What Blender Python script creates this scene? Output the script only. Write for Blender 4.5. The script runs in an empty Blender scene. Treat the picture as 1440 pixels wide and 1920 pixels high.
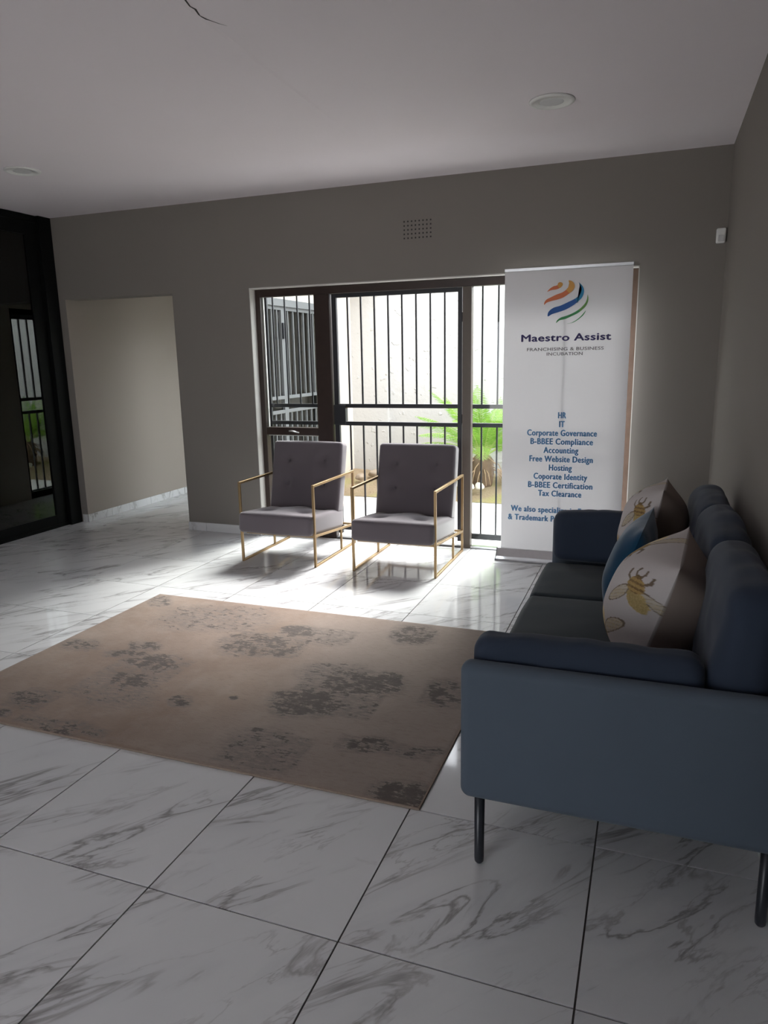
import bpy, bmesh, math, random
from mathutils import Vector, Matrix, noise

random.seed(7)
scene = bpy.context.scene
COL = scene.collection

# ------------------------------------------------------------------ camera
F_PX = 1350.81
YAW, PITCH, ROLL = -0.3587, -0.2101, -0.0189
CAM = Vector((3.096, -1.4537, 1.4862))

def make_camera():
    ca, sa = math.cos(YAW), math.sin(YAW)
    cb, sb = math.cos(PITCH), math.sin(PITCH)
    cc, sc = math.cos(ROLL), math.sin(ROLL)
    fwd = Vector((sa*cb, ca*cb, sb))
    right = Vector((ca, -sa, 0))
    up = right.cross(fwd)
    r2 = cc*right + sc*up
    u2 = -sc*right + cc*up
    cam = bpy.data.cameras.new('camera')
    cam.sensor_fit = 'HORIZONTAL'
    cam.sensor_width = 36.0
    cam.lens = F_PX/1440*36.0
    cam.clip_start = 0.02
    ob = bpy.data.objects.new('camera', cam)
    m = Matrix((r2, u2, -fwd)).transposed().to_4x4()
    m.translation = CAM
    ob.matrix_world = m
    COL.objects.link(ob)
    scene.camera = ob
make_camera()

# ------------------------------------------------------------------ sky and exposure
world = bpy.data.worlds.new('overcast_sky')
scene.world = world
world.use_nodes = True
_bg = world.node_tree.nodes['Background']
_bg.inputs['Color'].default_value = (0.91, 0.945, 1.0, 1)
_bg.inputs['Strength'].default_value = 6.2
_sun = bpy.data.lights.new('hazy_sun', 'SUN')
_sun.energy = 12.0
_sun.angle = math.radians(24)
_sun.color = (1.0, 0.98, 0.96)
_so = bpy.data.objects.new('hazy_sun', _sun)
COL.objects.link(_so)
_so.rotation_euler = Vector((-0.16, -1.08, -0.95)).to_track_quat('-Z', 'Y').to_euler()
_so.location = (2, 12, 9)
scene.view_settings.view_transform = 'Standard'
scene.view_settings.look = 'None'
scene.view_settings.gamma = 1.0
scene.view_settings.use_curve_mapping = False
scene.view_settings.exposure = 0.25

# ------------------------------------------------------------------ materials
MATS = {}

class NT:
    """small helper around a node tree"""
    def __init__(self, name):
        self.m = bpy.data.materials.new(name)
        self.m.use_nodes = True
        self.t = self.m.node_tree
        self.p = self.t.nodes['Principled BSDF']
        self.out = self.t.nodes['Material Output']
    def n(self, kind, **kw):
        nd = self.t.nodes.new(kind)
        for k, v in kw.items():
            setattr(nd, k, v)
        return nd
    def l(self, a, b):
        self.t.links.new(a, b)
    def math(self, op, a, b=None, c=None, clamp=False):
        nd = self.n('ShaderNodeMath', operation=op)
        nd.use_clamp = clamp
        for i, v in enumerate((a, b, c)):
            if v is None:
                continue
            if isinstance(v, (int, float)):
                nd.inputs[i].default_value = v
            else:
                self.l(v, nd.inputs[i])
        return nd.outputs[0]
    def ramp(self, fac, stops, interp='LINEAR'):
        nd = self.n('ShaderNodeValToRGB')
        nd.color_ramp.interpolation = interp
        el = nd.color_ramp.elements
        while len(el) < len(stops):
            el.new(0.5)
        for e, (pos, c) in zip(el, stops):
            e.position = pos
            e.color = (*c, 1) if len(c) == 3 else c
        self.l(fac, nd.inputs[0])
        return nd.outputs[0]
    def mix(self, fac, a, b):
        nd = self.n('ShaderNodeMix', data_type='RGBA')
        for i, v in ((0, fac), (6, a), (7, b)):
            if isinstance(v, (int, float)):
                nd.inputs[i].default_value = v
            elif isinstance(v, tuple):
                nd.inputs[i].default_value = (*v, 1)
            else:
                self.l(v, nd.inputs[i])
        return nd.outputs[2]
    def noise(self, vec, scale, detail=3, rough=0.5, dist=0.0):
        nd = self.n('ShaderNodeTexNoise')
        nd.inputs['Scale'].default_value = scale
        nd.inputs['Detail'].default_value = detail
        nd.inputs['Roughness'].default_value = rough
        nd.inputs['Distortion'].default_value = dist
        if vec is not None:
            self.l(vec, nd.inputs['Vector'])
        return nd.outputs['Fac']
    def coords(self, which='Object'):
        return self.n('ShaderNodeTexCoord').outputs[which]
    def mapping(self, vec, scale=(1, 1, 1), rot=(0, 0, 0), loc=(0, 0, 0)):
        nd = self.n('ShaderNodeMapping')
        nd.inputs['Scale'].default_value = scale
        nd.inputs['Rotation'].default_value = rot
        nd.inputs['Location'].default_value = loc
        self.l(vec, nd.inputs['Vector'])
        return nd.outputs[0]
    def bump(self, h, strength=0.2, dist=0.01):
        nd = self.n('ShaderNodeBump')
        nd.inputs['Strength'].default_value = strength
        nd.inputs['Distance'].default_value = dist
        self.l(h, nd.inputs['Height'])
        self.l(nd.outputs[0], self.p.inputs['Normal'])
    def col(self, v):
        if isinstance(v, tuple):
            self.p.inputs['Base Color'].default_value = (*v, 1)
        else:
            self.l(v, self.p.inputs['Base Color'])
    def set(self, rough=0.5, metal=0.0, spec=0.5, **kw):
        self.p.inputs['Roughness'].default_value = rough
        self.p.inputs['Metallic'].default_value = metal
        self.p.inputs['Specular IOR Level'].default_value = spec
        for k, v in kw.items():
            self.p.inputs[k].default_value = v

def mat(name):
    def deco(fn):
        t = NT(name)
        fn(t)
        MATS[name] = t.m
        return fn
    return deco

def simple(name, color, rough=0.5, metal=0.0, spec=0.5, var=0.06, scale=30, bump=0.0):
    t = NT(name)
    c = t.coords('Object')
    f = t.noise(c, scale, 4)
    lo = tuple(max(0, v*(1-var)) for v in color)
    hi = tuple(min(1, v*(1+var)) for v in color)
    t.col(t.mix(f, lo, hi))
    t.set(rough, metal, spec)
    if bump:
        t.bump(f, bump, 0.004)
    MATS[name] = t.m
    return t.m

def plaster(name, color, fine=60, strength=0.12, var=0.05):
    t = NT(name)
    c = t.coords('Object')
    a = t.noise(c, 1.3, 3)
    b = t.noise(c, fine, 4, 0.6)
    lo = tuple(v*(1-var) for v in color); hi = tuple(v*(1+var) for v in color)
    t.col(t.mix(a, lo, hi))
    t.set(0.75, 0, 0.25)
    t.bump(b, strength, 0.003)
    MATS[name] = t.m

plaster('wall_paint', (0.245, 0.223, 0.204))
plaster('reveal_paint', (0.62, 0.60, 0.57))
plaster('lit_passage_paint', (0.36, 0.318, 0.282))  # wall paint lightened to hold the warm light of the passage
plaster('ceiling_paint', (0.82, 0.765, 0.795), 40, 0.06, 0.03)
plaster('eave_paint', (0.72, 0.66, 0.57))

@mat('courtyard_plaster')
def _(t):
    c = t.coords('Object')
    a = t.noise(c, 0.9, 4)
    b = t.noise(c, 22, 5, 0.65)
    pit = t.noise(c, 11, 2, 0.4)
    spots = t.ramp(pit, [(0.66, (0, 0, 0)), (0.70, (1, 1, 1))])
    t.col(t.mix(a, (0.42, 0.41, 0.395), (0.54, 0.53, 0.51)))
    t.set(0.85, 0, 0.2)
    h = t.math('ADD', t.math('MULTIPLY', b, 0.5), t.math('MULTIPLY', spots, 0.8))
    t.bump(h, 0.5, 0.02)

@mat('marble_tile')
def _(t):
    info = t.n('ShaderNodeObjectInfo')
    rnd = info.outputs['Random']
    off = t.n('ShaderNodeCombineXYZ')
    t.l(t.math('MULTIPLY', rnd, 37.0), off.inputs[0])
    t.l(t.math('MULTIPLY', rnd, 91.0), off.inputs[1])
    t.l(t.math('MULTIPLY', rnd, 13.0), off.inputs[2])
    add = t.n('ShaderNodeVectorMath', operation='ADD')
    rotv = t.mapping(t.coords('Object'), rot=(0, 0, -0.86))
    t.l(rotv, add.inputs[0]); t.l(off.outputs[0], add.inputs[1])
    base = add.outputs[0]
    st = t.mapping(base, scale=(0.55, 2.6, 1))
    n1 = t.noise(st, 1.9, 6, 0.55, 0.8)
    st2 = t.mapping(base, scale=(0.6, 3.2, 1), loc=(5, 2, 0))
    n2 = t.noise(st2, 2.1, 5, 0.6, 0.7)
    pres = t.noise(t.mapping(base, scale=(0.8, 2.0, 1), loc=(9, 4, 0)), 2.6, 3, 0.5)
    v1 = t.math('ABSOLUTE', t.math('SUBTRACT', n1, 0.5))
    v2 = t.math('ABSOLUTE', t.math('SUBTRACT', n2, 0.53))
    vein1 = t.ramp(v1, [(0.0, (1, 1, 1)), (0.007, (0.7,)*3), (0.022, (0, 0, 0))])
    vein2 = t.ramp(v2, [(0.0, (1, 1, 1)), (0.006, (0.5,)*3), (0.015, (0, 0, 0))])
    mask = t.ramp(pres, [(0.42, (0, 0, 0)), (0.60, (1, 1, 1))])
    halo = t.ramp(v1, [(0.0, (1, 1, 1)), (0.11, (0, 0, 0))])
    dark = t.math('MULTIPLY', t.math('MAXIMUM', vein1, t.math('MULTIPLY', vein2, 0.6)), mask)
    haze = t.math('MULTIPLY', t.math('MULTIPLY', halo, mask), 0.20)
    cloud = t.noise(base, 2.2, 3)
    white = t.mix(cloud, (0.70, 0.70, 0.71), (0.78, 0.78, 0.78))
    c1 = t.mix(haze, white, (0.33, 0.34, 0.37))
    c2 = t.mix(t.math('MULTIPLY', dark, 0.70), c1, (0.20, 0.18, 0.17))
    t.col(c2)
    t.set(0.07, 0, 0.5)

simple('grout', (0.10, 0.09, 0.085), 0.9, 0, 0.2)
simple('dark_timber', (0.030, 0.016, 0.012), 0.38, 0, 0.5, 0.35, 18)
simple('brown_timber', (0.12, 0.075, 0.055), 0.45, 0, 0.4, 0.3, 18)  # lighter, browner timber of the right jamb
simple('black_steel', (0.018, 0.019, 0.024), 0.42, 0, 0.5)
simple('brown_steel_post', (0.105, 0.085, 0.070), 0.5, 0, 0.5)
simple('grey_steel', (0.14, 0.145, 0.15), 0.5, 0, 0.4)
simple('black_aluminium', (0.005, 0.006, 0.006), 0.5, 0, 0.12)
simple('room_darkness', (0.02, 0.02, 0.018), 0.9, 0, 0.1)
simple('brass', (0.37, 0.26, 0.14), 0.38, 1.0, 0.5, 0.08, 40)
simple('white_plastic', (0.78, 0.78, 0.76), 0.4)
simple('lamp_diffuser', (0.62, 0.62, 0.62), 0.55)
simple('aluminium', (0.72, 0.73, 0.75), 0.28, 1.0)
simple('black_leg', (0.022, 0.025, 0.032), 0.35)
simple('crack_dark_hole_shade', (0.05, 0.045, 0.045), 0.9)
simple('paving', (0.74, 0.72, 0.68), 0.85, 0, 0.2, 0.12, 9, 0.3)
simple('rock_white', (0.72, 0.68, 0.62), 0.8, 0, 0.2, 0.15, 14, 0.3)
simple('rock_brown', (0.34, 0.27, 0.20), 0.85, 0, 0.2, 0.2, 14, 0.4)
simple('palm_leaf', (0.13, 0.27, 0.045), 0.42, 0, 0.5, 0.35, 6)
t_=MATS['palm_leaf']; _n=t_.node_tree; _tr=_n.nodes.new('ShaderNodeBsdfTranslucent'); _tr.inputs['Color'].default_value=(0.30,0.52,0.06,1); _mx=_n.nodes.new('ShaderNodeMixShader'); _mx.inputs[0].default_value=0.4
_n.links.new(_n.nodes['Principled BSDF'].outputs[0], _mx.inputs[1]); _n.links.new(_tr.outputs[0], _mx.inputs[2]); _n.links.new(_mx.outputs[0], _n.nodes['Material Output'].inputs[0])
simple('palm_rachis', (0.33, 0.42, 0.12), 0.5, 0, 0.4, 0.2, 8)
simple('palm_dead', (0.36, 0.25, 0.16), 0.8, 0, 0.2, 0.3, 20)
simple('palm_trunk', (0.16, 0.11, 0.075), 0.9, 0, 0.2, 0.35, 25, 0.6)
simple('print_navy', (0.055, 0.045, 0.17), 0.6)
simple('print_grey', (0.16, 0.15, 0.16), 0.6)
simple('print_blue_text', (0.11, 0.29, 0.54), 0.6)
simple('logo_orange', (0.75, 0.21, 0.09), 0.6)
simple('logo_yellow', (0.78, 0.40, 0.10), 0.6)
simple('logo_blue', (0.03, 0.13, 0.43), 0.6)
simple('logo_light_blue', (0.03, 0.28, 0.52), 0.6)
simple('logo_green', (0.06, 0.33, 0.12), 0.6)
simple('logo_light_green', (0.17, 0.38, 0.10), 0.6)

@mat('soil')
def _(t):
    c = t.coords('Object')
    a = t.noise(c, 5, 5, 0.6); b = t.noise(c, 45, 4, 0.7)
    g = t.noise(c, 2.1, 3)
    col = t.mix(a, (0.30, 0.22, 0.14), (0.46, 0.36, 0.24))
    t.col(t.mix(t.ramp(g, [(0.5, (0, 0, 0)), (0.68, (0.6,)*3)]), col, (0.36, 0.36, 0.12)))
    t.set(0.95, 0, 0.1)
    t.bump(t.math('ADD', a, b), 0.8, 0.03)

def fabric(name, color, rough=0.9, weave=900, sheen=0.3, var=0.12, strength=0.25):
    t = NT(name)
    c = t.coords('Object')
    a = t.noise(c, 3.0, 3); b = t.noise(c, weave, 2, 0.6)
    lo = tuple(v*(1-var) for v in color); hi = tuple(v*(1+var) for v in color)
    t.col(t.mix(t.math('ADD', t.math('MULTIPLY', a, 0.6), t.math('MULTIPLY', b, 0.4)), lo, hi))
    t.set(rough, 0, 0.2)
    t.p.inputs['Sheen Weight'].default_value = sheen
    t.p.inputs['Sheen Roughness'].default_value = 0.4
    t.bump(b, strength, 0.001)
    MATS[name] = t.m

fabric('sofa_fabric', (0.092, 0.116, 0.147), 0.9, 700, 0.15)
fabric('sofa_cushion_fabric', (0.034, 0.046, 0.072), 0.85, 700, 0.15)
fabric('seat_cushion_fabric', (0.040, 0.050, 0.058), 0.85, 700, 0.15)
fabric('velvet_grey', (0.150, 0.130, 0.144), 0.7, 300, 0.6, 0.10, 0.1)
fabric('velvet_blue', (0.005, 0.052, 0.110), 0.75, 300, 0.4, 0.12, 0.1)

@mat('printed_linen')
def _(t):
    a = t.n('ShaderNodeAttribute', attribute_name='print')
    c = t.coords('Object')
    w = t.noise(c, 500, 2)
    foil = t.noise(c, 150, 3, 0.8)
    col = t.mix(t.math('MULTIPLY', w, 0.18), a.outputs['Color'], (0.25, 0.22, 0.2))
    t.col(t.mix(t.math('MULTIPLY', a.outputs['Alpha'], t.ramp(foil, [(0.45, (0,)*3), (0.6, (0.7,)*3)])), col, (0.75, 0.60, 0.30)))
    t.l(t.math('MULTIPLY', a.outputs['Alpha'], 0.8), t.p.inputs['Metallic'])
    t.l(t.math('SUBTRACT', 0.85, t.math('MULTIPLY', a.outputs['Alpha'], 0.5)), t.p.inputs['Roughness'])
    t.p.inputs['Specular IOR Level'].default_value = 0.25
    t.bump(w, 0.15, 0.001)

@mat('banner_sheet')
def _(t):
    c = t.coords('Object')
    a = t.noise(c, 3, 2)
    col = t.mix(a, (0.80, 0.79, 0.81), (0.84, 0.83, 0.85))
    t.col(col)
    t.set(0.5, 0, 0.3)
    tr = t.n('ShaderNodeBsdfTranslucent')
    tr.inputs['Color'].default_value = (0.80, 0.78, 0.80, 1)
    mx = t.n('ShaderNodeMixShader')
    mx.inputs[0].default_value = 0.06
    t.l(t.p.outputs[0], mx.inputs[1]); t.l(tr.outputs[0], mx.inputs[2])
    t.l(mx.outputs[0], t.out.inputs[0])

@mat('window_glass')
def _(t):
    tr = t.n('ShaderNodeBsdfTransparent')
    tr.inputs['Color'].default_value = (0.95, 0.97, 0.96, 1)
    gl = t.n('ShaderNodeBsdfGlossy')
    gl.inputs['Roughness'].default_value = 0.02
    fr = t.n('ShaderNodeFresnel'); fr.inputs['IOR'].default_value = 1.45
    ge = t.n('ShaderNodeNewGeometry')          # thin pane: only its outer faces mirror
    mx = t.n('ShaderNodeMixShader')
    t.l(t.math('MULTIPLY', fr.outputs[0], t.math('SUBTRACT', 1.0, ge.outputs['Backfacing'])), mx.inputs[0]); t.l(tr.outputs[0], mx.inputs[1]); t.l(gl.outputs[0], mx.inputs[2])
    t.l(mx.outputs[0], t.out.inputs[0])

@mat('tinted_glass')
def _(t):
    tr = t.n('ShaderNodeBsdfTransparent')
    tr.inputs['Color'].default_value = (0.10, 0.115, 0.10, 1)
    gl = t.n('ShaderNodeBsdfGlossy')
    gl.inputs['Roughness'].default_value = 0.0
    gl.inputs['Color'].default_value = (0.92, 0.97, 0.98, 1)
    fr = t.n('ShaderNodeFresnel'); fr.inputs['IOR'].default_value = 1.75
    ge = t.n('ShaderNodeNewGeometry')          # thin pane: only its outer faces mirror
    mx = t.n('ShaderNodeMixShader')
    t.l(t.math('MULTIPLY', fr.outputs[0], t.math('SUBTRACT', 1.0, ge.outputs['Backfacing'])), mx.inputs[0]); t.l(tr.outputs[0], mx.inputs[1]); t.l(gl.outputs[0], mx.inputs[2])
    t.l(mx.outputs[0], t.out.inputs[0])

@mat('rug_pile')
def _(t):
    a = t.n('ShaderNodeAttribute', attribute_name='wear').outputs['Fac']
    c = t.coords('Object')
    thread = t.noise(t.mapping(c, scale=(1.0, 3.2, 1)), 26, 5, 0.72)
    blot = t.noise(c, 19, 6, 0.66)
    soft = t.noise(c, 2.2, 4, 0.55)
    weave = t.noise(t.mapping(c, scale=(1, 2.5, 1)), 160, 2)
    base = t.mix(t.ramp(soft, [(0.3, (0,)*3), (0.7, (1,)*3)]), (0.225, 0.152, 0.108), (0.335, 0.252, 0.200))
    ga = t.n('ShaderNodeAttribute', attribute_name='grey').outputs['Fac']
    base = t.mix(t.math('MULTIPLY', ga, 0.85), base, (0.300, 0.242, 0.210))
    base = t.mix(t.math('MULTIPLY', t.ramp(thread, [(0.50, (0,)*3), (0.68, (1,)*3)]), 0.38), base, (0.17, 0.125, 0.10))
    pale = t.noise(t.mapping(c, loc=(3, 8, 0)), 6.5, 5, 0.65)
    base = t.mix(t.math('MULTIPLY', t.ramp(pale, [(0.48, (0,)*3), (0.66, (1,)*3)]), 0.35), base, (0.36, 0.29, 0.245))
    nn = t.math('ADD', t.math('MULTIPLY', thread, 0.45), t.math('MULTIPLY', blot, 0.55))
    mid = t.math('MULTIPLY', t.ramp(a, [(0.08, (0,)*3), (0.5, (1,)*3)]), t.ramp(thread, [(0.36, (0,)*3), (0.56, (1,)*3)]))
    base = t.mix(t.math('MULTIPLY', mid, 0.75), base, (0.165, 0.140, 0.125))
    s = t.math('SUBTRACT', t.math('ADD', nn, t.math('MULTIPLY', a, 0.255)), 0.655)
    dk = t.ramp(s, [(0.0, (0,)*3), (0.03, (0.75,)*3), (0.10, (1,)*3)])
    halo = t.ramp(t.math('ABSOLUTE', s), [(0.0, (1,)*3), (0.012, (0,)*3)])
    c2 = t.mix(t.math('MULTIPLY', dk, 0.9), base, (0.078, 0.062, 0.055))
    c2 = t.mix(t.math('MULTIPLY', t.math('MULTIPLY', halo, a), 0.35), c2, (0.50, 0.43, 0.36))
    t.col(t.mix(t.math('MULTIPLY', weave, 0.25), c2, (0.15, 0.12, 0.10)))
    t.set(0.95, 0, 0.15)
    t.p.inputs['Sheen Weight'].default_value = 0.2
    h = t.math('SUBTRACT', t.math('MULTIPLY', weave, 0.5), t.math('MULTIPLY', dk, 0.8))
    t.bump(h, 0.5, 0.004)
simple('rug_binding', (0.30, 0.235, 0.19), 0.9, 0, 0.1, 0.2, 60)

# ------------------------------------------------------------------ mesh helpers
def bm_box(bm, x0, x1, y0, y1, z0, z1):
    vs = [bm.verts.new(p) for p in ((x0,y0,z0),(x1,y0,z0),(x1,y1,z0),(x0,y1,z0),
                                    (x0,y0,z1),(x1,y0,z1),(x1,y1,z1),(x0,y1,z1))]
    for f in ((0,3,2,1),(4,5,6,7),(0,1,5,4),(1,2,6,5),(2,3,7,6),(3,0,4,7)):
        bm.faces.new([vs[i] for i in f])
    return vs

def bm_bar(bm, a, b, w, h=None, up=Vector((0,0,1))):
    """square bar from a to b"""
    h = h or w
    a = Vector(a); b = Vector(b)
    d = (b-a).normalized()
    if abs(d.dot(up)) > 0.99:
        up = Vector((0,1,0))
    s = d.cross(up).normalized()*w/2
    u = s.cross(d).normalized()*h/2
    vs = [bm.verts.new(p+o) for p in (a, b) for o in (-s-u, s-u, s+u, -s+u)]
    for f in ((0,1,2,3),(7,6,5,4),(0,4,5,1),(1,5,6,2),(2,6,7,3),(3,7,4,0)):
        bm.faces.new([vs[i] for i in f])

def bm_tube(bm, pts, rad, seg=8, caps=True):
    pts = [Vector(p) for p in pts]
    if not hasattr(rad, '__len__'):
        rad = [rad]*len(pts)
    rings = []
    for i, p in enumerate(pts):
        d = (pts[min(i+1, len(pts)-1)]-pts[max(i-1, 0)]).normalized()
        r = Vector((0,0,1)) if abs(d.z) < 0.9 else Vector((1,0,0))
        s = d.cross(r).normalized(); u = s.cross(d)
        rings.append([bm.verts.new(p+rad[i]*(math.cos(2*math.pi*k/seg)*s+math.sin(2*math.pi*k/seg)*u)) for k in range(seg)])
    for a, b in zip(rings, rings[1:]):
        for k in range(seg):
            bm.faces.new((a[k], a[(k+1) % seg], b[(k+1) % seg], b[k]))
    if caps:
        bm.faces.new(list(reversed(rings[0]))); bm.faces.new(rings[-1])

def bm_lathe(bm, prof, seg=32, z_axis=True):
    rings = []
    for r, z in prof:
        rings.append([bm.verts.new((r*math.cos(2*math.pi*k/seg), r*math.sin(2*math.pi*k/seg), z)) for k in range(seg)])
    for a, b in zip(rings, rings[1:]):
        for k in range(seg):
            bm.faces.new((a[k], a[(k+1) % seg], b[(k+1) % seg], b[k]))
    bm.faces.new(list(reversed(rings[0]))); bm.faces.new(rings[-1])

def finish(name, bm, material, parent=None, smooth=False, bevel=0.0, segs=2):
    if bevel:
        bmesh.ops.bevel(bm, geom=list(bm.edges), offset=bevel, segments=segs, profile=0.5, affect='EDGES', clamp_overlap=True)
    bmesh.ops.recalc_face_normals(bm, faces=list(bm.faces))
    me = bpy.data.meshes.new(name)
    bm.to_mesh(me); bm.free()
    if smooth:
        for p in me.polygons:
            p.use_smooth = True
    return link(name, me, material, parent)

def link(name, me, material, parent=None):
    if material and not me.materials:
        me.materials.append(MATS[material])
    ob = bpy.data.objects.new(name, me)
    COL.objects.link(ob)
    if parent:
        ob.parent = parent
    return ob

def box(name, x0, x1, y0, y1, z0, z1, material, parent=None, bevel=0.0):
    bm = bmesh.new()
    bm_box(bm, x0, x1, y0, y1, z0, z1)
    return finish(name, bm, material, parent, bevel=bevel)

def bar(name, a, b, w, material, parent=None, h=None, bevel=0.0):
    bm = bmesh.new()
    bm_bar(bm, a, b, w, h)
    return finish(name, bm, material, parent, bevel=bevel)

def thing(name, label, cat, loc=(0, 0, 0), group=None):
    o = bpy.data.objects.new(name, None)
    o.empty_display_size = 0.1
    o.location = loc
    COL.objects.link(o)
    return tag(o, label, cat, group)

def tag(o, label, cat, group=None):
    o['label'] = label; o['category'] = cat
    if group:
        o['group'] = group
    return o

def struct(o, label, cat):
    o['kind'] = 'structure'
    return tag(o, label, cat)

def multi_box(name, boxes, material, parent=None):
    bm = bmesh.new()
    for b in boxes:
        bm_box(bm, *b)
    return finish(name, bm, material, parent)

def round_box(sx, sy, sz, r, n=14, bulge=(0, 0, 0), warp=None):
    """rounded, puffed box centred on the origin; warp(p) moves the finished points"""
    bm = bmesh.new()
    hx, hy, hz = sx/2, sy/2, sz/2
    h = Vector((hx, hy, hz))
    cache = {}
    def samples(half):
        # denser near the rounded ends
        k = max(2, n)
        arc = [half-r + r*math.tan(a*math.pi/4/4) for a in range(1, 5)]
        mid = [(-1+2*i/k)*(half-r) for i in range(k+1)]
        return [-v for v in reversed(arc)] + mid + arc
    S = [samples(hx), samples(hy), samples(hz)]
    def vert(p):
        key = (round(p[0], 6), round(p[1], 6), round(p[2], 6))
        if key in cache:
            return cache[key]
        q = Vector(p)
        inner = Vector([max(-(h[i]-r), min(h[i]-r, q[i])) for i in range(3)])
        d = q-inner
        if d.length > 1e-9:
            q = inner + d.normalized()*r
        u = [q[i]/h[i] for i in range(3)]
        for i in range(3):
            j, k = (i+1) % 3, (i+2) % 3
            q[i] += bulge[i]*u[i]*(1-u[j]**2)*(1-u[k]**2)
        if warp:
            q = warp(q)
        cache[key] = bm.verts.new(q)
        return cache[key]
    for ax in range(3):
        j, k = (ax+1) % 3, (ax+2) % 3
        for sgn in (-1, 1):
            for a0, a1 in zip(S[j], S[j][1:]):
                for b0, b1 in zip(S[k], S[k][1:]):
                    q = []
                    for a, b in ((a0, b0), (a1, b0), (a1, b1), (a0, b1)):
                        p = [0, 0, 0]
                        p[ax] = sgn*h[ax]; p[j] = a; p[k] = b
                        q.append(vert(p))
                    if len(set(q)) == 4:
                        bm.faces.new(q)
    return bm

# ------------------------------------------------------------------ measures of the room
XL, XR = -2.05, 3.4745
YB, YF = 3.882, -3.9
H = 2.753
T = 0.6
OX0, OX1, OZ = -1.935, -0.783, 2.055          # passage opening
WX0, WX1, WZ = -0.037, 2.954, 2.062           # garden door opening
WT = 0.165                                    # wall thickness
CYEND = 7.6                                   # passage end
WINGX = -0.50                                 # outer face of the passage wing
GZ = -0.05                                    # courtyard level

# ------------------------------------------------------------------ shell
o = multi_box('wall_back', [
    (XL-0.2, OX0, YB, YB+WT, 0, H), (OX0, OX1, YB, YB+WT, OZ, H), (OX1, WX0, YB, YB+WT, 0, H),
    (WX0, WX1, YB, YB+WT, WZ, H), (WX1, XR+0.15, YB, YB+WT, 0, H)], 'wall_paint')
struct(o, 'taupe plastered back wall holding the passage opening and garden door', 'wall')
WALL_BACK = o
# lighter painted reveal lining of the garden door opening
lin = multi_box('reveal_lining', [
    (WX0-0.001, WX0+0.005, YB-0.001, YB+WT, 0.0, WZ), (WX1-0.005, WX1+0.001, YB-0.001, YB+WT, 0.0, WZ),
    (WX0-0.001, WX1+0.001, YB-0.001, YB+WT, WZ-0.007, WZ+0.001)], 'reveal_paint', WALL_BACK)
lin['label'] = 'pale painted reveal edge'

o = multi_box('wall_right', [(XR, XR+0.15, YF, YB, 0, H)], 'wall_paint')
struct(o, 'taupe plastered wall beside the sofa', 'wall')
# wall on the camera's left side: glazed screen near the corner, then wall with a further garden window behind the viewer
o = multi_box('wall_left', [(XL-0.2, XL-0.05, YF, 1.55, 0, H)], 'wall_paint')
struct(o, 'plastered wall on the left out of view', 'wall')
# behind the viewer: a wall with a second window, and a partition added to block part of its light
RW0, RW1 = 0.2, 1.9
o = multi_box('wall_front', [(XL-0.2, RW0, YF-0.15, YF, 0, H), (RW1, XR+0.15, YF-0.15, YF, 0, H),
                             (RW0, RW1, YF-0.15, YF, 2.10, H), (RW0, RW1, YF-0.15, YF, 0, 0.30)], 'wall_paint')
struct(o, 'plastered wall with a window behind the viewer', 'wall')
o = multi_box('wall_light_blocker', [(2.25, 2.37, YF, -2.45, 0, H)], 'wall_paint')
struct(o, 'unseen partition wall added to shade the right of the sofa', 'wall')

o = multi_box('ceiling', [(XL-0.2, XR+0.15, YF-0.15, YB+WT, H, H+0.15)], 'ceiling_paint')
struct(o, 'off-white plasterboard ceiling with a fine dark crack', 'ceiling')
CEIL = o
# board joint: a shallow feathered ridge, and the crack beside it
bm = bmesh.new()
js = [(1.40, YF), (1.412, 1.02), (1.379, 2.36), (1.36, 3.1)]
hs = [0.0025, 0.0025, 0.0016, 0.0002]
L = [[bm.verts.new((x-0.14, y, H+0.0005)), bm.verts.new((x, y, H-h)), bm.verts.new((x+0.02, y, H+0.0005))] for (x, y), h in zip(js, hs)]
for a, b in zip(L, L[1:]):
    bm.faces.new((a[0], a[1], b[1], b[0])); bm.faces.new((a[1], a[2], b[2], b[1]))
finish('board_joint', bm, 'ceiling_paint', CEIL)
bm = bmesh.new()
ck = [(1.455, 0.86), (1.440, 0.95), (1.446, 1.02), (1.431, 1.075), (1.436, 1.10), (1.421, 1.15), (1.428, 1.185), (1.436, 1.20), (1.452, 1.235), (1.470, 1.262)]
wd = [0.0035, 0.003, 0.004, 0.003, 0.0045, 0.003, 0.004, 0.0025, 0.002, 0.0006]
L = [[bm.verts.new((x-w, y, H-0.0008)), bm.verts.new((x+w, y, H-0.0008))] for (x, y), w in zip(ck, wd)]
for a, b in zip(L, L[1:]):
    bm.faces.new((a[0], a[1], b[1], b[0]))
o = finish('crack', bm, 'crack_dark_hole_shade', CEIL)
o['label'] = 'thin dark crack'

# passage behind the opening
o = multi_box('wall_passage', [(OX0-0.15, OX0+0.003, YB+0.0008, CYEND, 0, OZ), (OX0-0.15, OX0+0.003, YB+WT, CYEND, OZ, H), (OX0-0.15, WINGX, CYEND, CYEND+0.15, 0, H)], 'lit_passage_paint')
struct(o, 'plastered passage wall with warm light in its paint colour seen through the doorless opening', 'wall')
o = multi_box('wall_wing', [
    (WINGX-0.16, WINGX, YB+WT, 4.66, GZ, H), (WINGX-0.16, WINGX, 4.66, 6.30, 2.09, H+0.1), (WINGX-0.16, WINGX, 6.30, CYEND+0.15, GZ, H)], 'eave_paint')
struct(o, 'cream wing wall across the courtyard above the barred doors', 'wall')
o = multi_box('roof_eave', [(WINGX, WINGX+0.42, YB+WT, 7.08, 2.46, 2.56)], 'eave_paint')
struct(o, 'cream roof eave over the barred passage doors', 'eave')
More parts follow.
